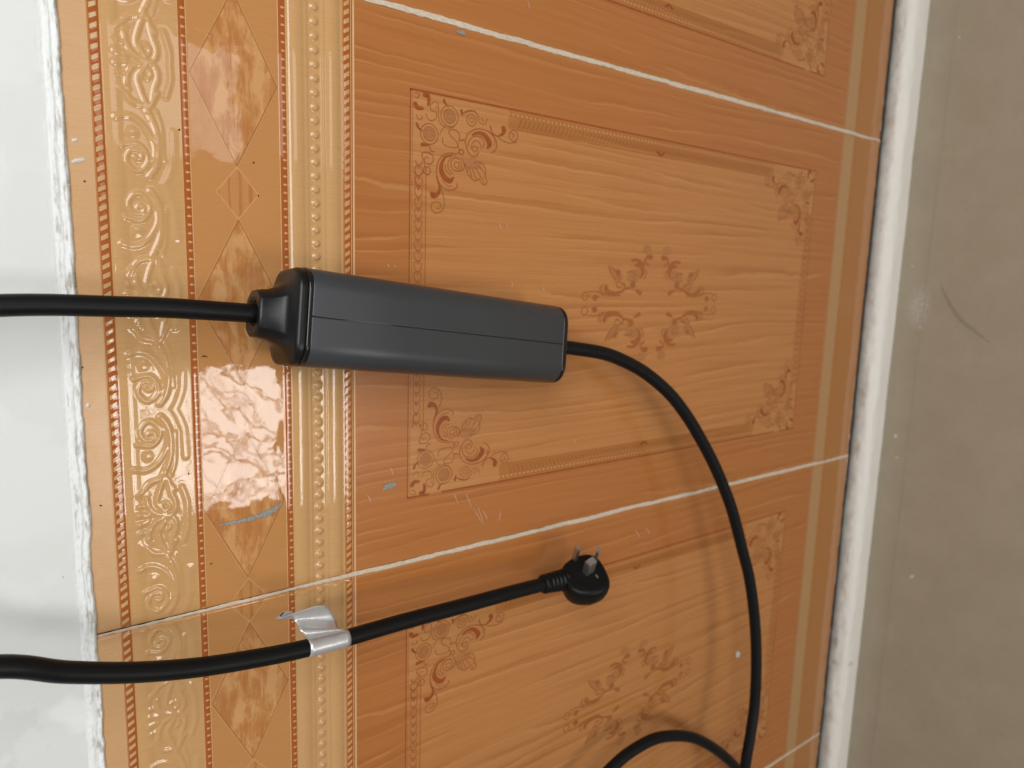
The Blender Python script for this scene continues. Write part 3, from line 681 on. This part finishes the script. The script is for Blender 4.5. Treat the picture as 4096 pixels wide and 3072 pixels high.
# ================================================================ CONTROL BOX WITH ITS TWO CABLES
YF = 0.0625; TH = 0.0515; WID = 0.0640
f0 = at(1236, 1264, YF); f1 = at(2262, 1378, YF-0.001)
ax = (f1-f0); LEN = ax.length; ax.normalize()
nrm = Vector((0,-1,0)); nrm = (nrm-ax*nrm.dot(ax)).normalized()
wv = nrm.cross(ax); wv.normalize()
if wv.x < 0: wv = -wv
roll = math.radians(6)                     # the back of the box leans towards -x
nrm = (nrm*math.cos(roll)+wv*math.sin(roll)).normalized(); wv = (wv-nrm*wv.dot(nrm)).normalized()
org = f0-nrm*(TH/2)
def BL(s, w, n): return org+ax*s+wv*w+nrm*n          # box-local to world
def rrect(W_, T_, r, k=10):
    """rounded rectangle outline (w, n), starting at the middle of the +n side going to -w"""
    pts = []
    for (cx, cy, a0) in ((-1, 1, 90), (-1, -1, 180), (1, -1, 270), (1, 1, 0)):
        for i in range(k+1):
            t = math.radians(a0+90*i/k)
            pts.append((cx*(W_/2-r)+r*math.cos(t), cy*(T_/2-r)+r*math.sin(t)))
    return pts
def loft(name, rings, mat, parent, cap0=True, cap1=True, closed=True, smooth=True):
    n = len(rings[0]); V = [tuple(p) for r in rings for p in r]; F = []
    for i in range(len(rings)-1):
        for j in range(n if closed else n-1):
            k = (j+1) % n; F.append((i*n+j, i*n+k, (i+1)*n+k, (i+1)*n+j))
    if cap0: F.append(tuple(range(n))[::-1])
    if cap1: F.append(tuple((len(rings)-1)*n+j for j in range(n)))
    o = mesh(name, V, F, mat, smooth, parent); return o
box = empty('charging_control_box', (0,0,0))
tag(box, 'charcoal grey control box hanging on its black cables in front of the orange tiles', 'control box')
# two shells with a seam down the broad face
RAD = 0.0145
full = rrect(WID, TH, RAD, 12)
def half(sign):
    pts = []
    for w, n in full:
        if sign*w > -1e-9: pts.append((w, n))
    # order from the front seam round to the back seam
    pts.sort(key=lambda p: math.atan2(sign*p[0], p[1]))
    gap = 0.00012
    lip = 0.0005
    front = [(sign*gap, TH/2-0.0012), (sign*gap, TH/2-0.00035-(0.00035 if sign < 0 else 0)), (sign*(gap+0.0003), TH/2-(0.00035 if sign < 0 else 0))]
    nf = 8; fr = [(sign*(0.001+(WID/2-RAD-0.001)*i/nf), TH/2-(0.00035*(1-i/nf) if sign < 0 else 0)) for i in range(nf)]
    back = [(sign*(gap+0.0003), -TH/2), (sign*gap, -TH/2+0.0012)]
    return front+fr+pts+back
tmin = 0.0024; tmax = LEN-0.0022
for sg in (1, -1):
    h = half(sg); rings = []
    for s_, k in ((tmin, .988), (tmin+.0006, 1.0), (LEN*.33, 1.0), (LEN*.66, 1.0), (tmax-.0007, 1.0), (tmax, .988)):
        rings.append([BL(s_, w*k if abs(w) > .001 else w, n*k) for w, n in h])
    o = loft('housing_shell', rings, HOU, box, False, False, closed=False)
# dark core seen in the seam
core = rrect(WID-.0016, TH-.0022, RAD-.001, 8)
loft('seam_core', [[BL(s_, w, n) for w, n in core] for s_ in (0.001, LEN-.001)], RIM, box)
# glossy rims at both ends
def rim(name, s0, s1, grow, mat):
    r = [(s0, -.0006), (s0+(s1-s0)*.2, grow), (s0+(s1-s0)*.8, grow), (s1, -.0004)]
    rings = []
    for s_, g in r:
        o_ = rrect(WID+2*g, TH+2*g, RAD+g, 12); rings.append([BL(s_, w, n) for w, n in o_])
    return loft(name, rings, mat, box)
rim('end_rim', -0.0009, 0.0020, 0.0002, RIM)
rim('end_rim', LEN-0.0023, LEN+0.0016, -0.0002, RIM)
# flared end cap: rounded square blends into the round neck
def blend(a, W_, T_, r, R, s_, off=0):
    A = rrect(W_, T_, r, 12); N = len(A); out = []
    for w, n in A:
        t = math.atan2(n, w); out.append(BL(s_, (1-a)*w+a*R*math.cos(t), (1-a)*n+a*R*math.sin(t)+off))
    return out
neck = at(1012, 1256, 0.0385)
NL = -(neck-org).dot(ax)
k = []
k.append(blend(0, WID-.0010, TH-.0010, RAD, .02, -0.0008))
k.append(blend(0, WID-.0006, TH-.0006, RAD, .02, -0.0020))
k.append(blend(0, WID-.0008, TH-.0008, RAD, .02, -0.0046))
for s_, a, sc in ((-.0062, 0.0, .965), (-.0074, .05, .90), (-.0086, .18, .80), (-.0100, .36, .72), (-.0118, .58, .66), (-.0140, .80, .62), (-.0165, .95, .60)):
    k.append(blend(a, WID*sc, TH*sc, RAD*sc, .0180+.004*(1-a), s_))
for s_, R in ((-.0195, .0169), (-.024, .0163), (-NL+.0020, .0160), (-NL+.0007, .0157), (-NL, .0146), (-NL+.0001, .0094), (-NL+.0012, .0082), (-NL+.0035, .0078)):
    k.append(blend(1, WID, TH, RAD, R, s_))
loft('end_cap', k, CAP, box)
# far cap, thin, with a short collar
k = [blend(0, WID-.0012, TH-.0012, RAD, .01, LEN+.0004), blend(0, WID-.0016, TH-.0016, RAD, .01, LEN+.0022), blend(0, WID-.004, TH-.004, RAD, .01, LEN+.0034),
     blend(1, WID, TH, RAD, .0105, LEN+.0036), blend(1, WID, TH, RAD, .0085, LEN+.0052), blend(1, WID, TH, RAD, .0074, LEN+.0080), blend(1, WID, TH, RAD, .0058, LEN+.0084)]
loft('end_cap', k, CAP, box)
RCB = 0.00605
def cable(name, pts, n, parent, r=RCB, ext=()):
    C = spline([at(*p) if len(p) == 3 and abs(p[0]) > 5 or p[1] > 5 else Vector(p) for p in pts], n)
    return tube(name, C, r, CAB, parent, 32), C
# upper cable: leaves the neck and goes up out of frame
nk = BL(-NL+.004, 0, 0)
Pts = [BL(-NL+.012, 0, 0), nk]+[at(px, py, y) for px, py, y in ((860,1243.5,.0385),(655,1231,.0388),(459,1226,.039),(200,1219.5,.040),(0,1222,.041),(-160,1231,.042))]
e = Pts[-1]; Pts += [e+Vector((-.010,-.001,.06)), e+Vector((-.03,-.002,.14)), e+Vector((-.06,0,.24))]
tube('cable', spline(Pts, 12), RCB, CAB, box, 36)
# lower cable: swings out of the far end and down to the bottom of the photograph
Pts = [BL(LEN-.004, 0, 0), BL(LEN+.006, 0, -.0002)]
q = (2394,1409,.0395),(2489,1441,.041),(2584,1494,.043),(2679,1576,.046),(2750,1668,.048),(2805,1760,.050),(2853,1852,.052),(2895,1949,.054),(2931,2050,.056),(2968,2194,.058),(2999,2323,.060),(3019,2485,.062),(3025,2646,.064),(3019,2808,.066),(3002,2937,.068),(2980,3072,.069)
Pts += [at(*a) for a in q]
e = Pts[-1]; Pts += [e+Vector((-.06,.0,-.000)), e+Vector((-.13,.01,.03)), e+Vector((-.18,.02,.10))]
tube('cable', spline(Pts, 10), RCB, CAB, box, 32)

# ================================================================ CORD ARCH AT THE BOTTOM RIGHT
Pts = [at(*a) for a in ((2300,3230,.036),(2380,3140,.036),(2448,3070,.036),(2515,3012,.036),(2610,2958,.037),(2690,2943,.038),(2765,2949,.038),(2829,2976,.038),(2894,3021,.038),(2946,3072,.038),(3010,3150,.038),(3060,3260,.038))]
arch = tube('cord_arch', spline(Pts, 8), .0060, CAB, None, 28)
tag(arch, 'blurred black cord arching behind the long curved cable at the bottom right corner', 'cord')

# ================================================================ CORD WITH THREE-PIN PLUG
cord = empty('plug_cord', (0,0,0))
tag(cord, 'black cord ending in a three-pin plug, with a silver tag wrapped round it', 'power cord')
q = (0,2666,.068),(262,2688,.062),(524,2690,.057),(787,2670,.053),(1049,2629,.050),(1229,2592,.048),(1389,2551,.047),(1608,2488,.044),(1867,2419,.041),(2060,2366,.039),(2170,2338,.038),(2235,2322,.038)
c0 = at(*q[0]); Pts = [c0+Vector((.085,0,.22)), c0+Vector((.036,0,.12)), c0+Vector((.0125,-.001,.055))]+[at(*a) for a in q]
CC = spline(Pts, 12)
tube('cable', CC, RCB*1.01, CAB, cord, 36)
# plug
pc = at(2342, 2296, .052)                    # middle of the pin face
pb = at(2252, 2322, .038)
view = (Vector((0,-D,HC))-pc).normalized()   # towards the lens
upx = (at(2342,2196,.052)-at(2342,2296,.052)).normalized(); rtx = (at(2442,2296,.052)-at(2342,2296,.052)).normalized()
dirn = (upx*.90+rtx*.36).normalized()
pn = (view*.78+dirn*.56).normalized()        # direction the pins point
pu = (rtx*.93+upx*-.05); pu = (pu-pn*pu.dot(pn)).normalized()   # away from the cord
pv = pn.cross(pu).normalized()
def PL_(a, b, c): return pc+pu*a+pv*b+pn*c
def dshape(sc, k=40):
    pts = []
    for i in range(k):
        t = 2*math.pi*i/k; c, s_ = math.cos(t), math.sin(t)
        e = 2/3.0
        x = math.copysign(abs(c)**e, c); y = math.copysign(abs(s_)**e, s_)
        r = 1.0
        if x < 0: y *= (1+0.22*x)            # narrows towards the cord
        pts.append((x*.0214*sc, y*.0216*sc))
    return pts
rings = []
for c, sc, sh in ((0,.60,0),(0,.80,0),(-.0004,.87,0),(-.0016,.935,0),(-.0036,.98,0),(-.0065,1.0,0),(-.012,1.0,0),(-.018,.965,0),(-.0235,.87,0),(-.027,.72,0),(-.029,.50,0)):
    rings.append([PL_(a+sh, b, c) for a, b in dshape(sc)])
plug = loft('plug_body', rings, PLG, cord)
def prism(name, a, b, da, db, h, mat, parent, taper=.75, ang=0.0):
    rings = []
    for c, k_ in ((-.002, 1), (h*.88, 1), (h, taper)):
        r_ = []
        for x_, y_ in ((-1,-1),(1,-1),(1,1),(-1,1)):
            X_, Y_ = x_*da/2*k_, y_*db/2*k_
            r_.append(PL_(a+X_*math.cos(ang)-Y_*math.sin(ang), b+X_*math.sin(ang)+Y_*math.cos(ang), c))
        rings.append(r_)
    return loft(name, rings, mat, parent, smooth=False)
def face_px(px, py):
    """plug-face coordinates of a photo position"""
    o_ = Vector((0,-D,HC)); d = (at(px, py, .05)-o_).normalized(); t = (pc-o_).dot(pn)/d.dot(pn); h = o_+d*t-pc
    return h.dot(pu), h.dot(pv)
for (px, py), (da, db), hh, an in (((2298,2236),(.0030,.0052),.0195,.15), ((2380,2244),(.0056,.0030),.0205,.85), ((2352,2286),(.0090,.0062),.0190,.30)):
    a_, b_ = face_px(px, py); prism('pin', a_, b_, da, db, hh, PIN, plug, ang=an)
a_, b_ = face_px(2388, 2306)
prism('fuse_mark', a_, b_, .0016, .0034, .0004, BRS, plug, ang=.2)
# strain relief with ribs, from the body towards the cord
s0 = at(2246, 2321, .0385); s1 = at(2168, 2338, .038); dv = s1-s0; L_ = dv.length
Cc = []; Rr_ = []
for i in range(61):
    t = i/60; Cc.append(s0-dv*.22+dv*1.22*t)
    rib = 0.5-0.5*math.cos(2*math.pi*t*6.5) if .12 < t < .86 else 1
    Rr_.append((.0100-.0016*t)-(.0011*(1-rib) if t < .9 else 0)-(0.0014*max(0, (t-.93)/.07)**2))
tube('strain_relief', Cc, Rr_, PLG, plug, 32)
# silver tag: a band round the cord and a curled free end
iA = min(range(len(CC)), key=lambda i: (Vector(CC[i])-at(1231,2592,.048)).length)
iB = min(range(len(CC)), key=lambda i: (Vector(CC[i])-at(1388,2551,.047)).length)
tube('tag_band', [CC[i] for i in range(iA, iB+1)], RCB*1.01+.00035, FOIL, cord, 40)
L = [(1232,2560,.0545),(1214,2538,.0555),(1200,2518,.054),(1191,2500,.049),(1183,2487,.0445),(1170,2477,.0435),(1152,2475,.045),(1130,2477,.048),(1106,2477,.050)]
R_ = [(1386,2523,.0535),(1372,2518,.0545),(1354,2512,.053),(1350,2500,.048),(1344,2482,.0435),(1332,2458,.0425),(1316,2436,.044),(1298,2424,.046),(1262,2424,.047)]
Lp = spline([at(*p) for p in L], 6); Rp = spline([at(*p) for p in R_], 6)
G = np.zeros((len(Lp), 13, 3))
for j, f in enumerate(np.linspace(0, 1, 13)):
    G[:,j] = Lp*(1-f)+Rp*f
tagm = grid('tag_flap', G, FOIL, cord)
md = tagm.modifiers.new('thickness', 'SOLIDIFY'); md.thickness = 0.0002
# turned corner of the flap with a printed stroke
V = [at(*p) for p in ((1168,2474,.0455),(1172,2444,.0455),(1130,2447,.049),(1104,2476,.051))]
o = mesh('tag_corner', V, [(0,1,2,3)], FOIL, False, cord); m_ = o.modifiers.new('thickness', 'SOLIDIFY'); m_.thickness = .0002
V = [at(*p) for p in ((1122,2466,.0505),(1116,2463,.0508),(1131,2449,.0497),(1138,2449,.0492))]
mesh('tag_print', [v+Vector((0,-.0003,0)) for v in V], [(0,1,2,3)], DRK, False, cord)

# ================================================================ BARE SHRUB IN THE DOORWAY BEHIND THE LENS (seen mirrored in the glaze)
TW_ = Mat("dark_twig", rough=0.8); TW_.color((.05,.035,.02))
sh = empty('bare_shrub', (-.62,-2.0,0)); tag(sh, 'bare twiggy shrub standing in the bright doorway, mirrored in the glossy tiles', 'shrub')
rs = random.Random(11); V_all = []; F_all = []
def twig(p, d, r, ln, dep):
    global V_all, F_all
    pts = [p]; q_ = Vector(p)
    for i in range(5):
        d = (d+Vector((rs.uniform(-.35,.35), rs.uniform(-.15,.15), rs.uniform(-.30,.30)))).normalized(); q_ = q_+d*ln/5; pts.append(q_.copy())
    C = spline(pts, 4); v, f = tube_mesh(C, np.linspace(r, r*.6, len(C)), 6, False)
    b = len(V_all); V_all += v; F_all += [tuple(i+b for i in g) for g in f]
    if dep > 0:
        for k_ in range(3):
            i = rs.randint(1, 4); dd = (d+Vector((rs.uniform(-1,1), rs.uniform(-.3,.3), rs.uniform(-.6,1)))).normalized()
            twig(pts[i], dd, r*.72, ln*.72, dep-1)
for i in range(4):
    twig(Vector((rs.uniform(-.25,.25), rs.uniform(-.1,.1), 0)), Vector((rs.uniform(-.4,.4), 0, 1)).normalized(), .0056, .80, 3)
mesh('branches', V_all, F_all, TW_, True, sh)
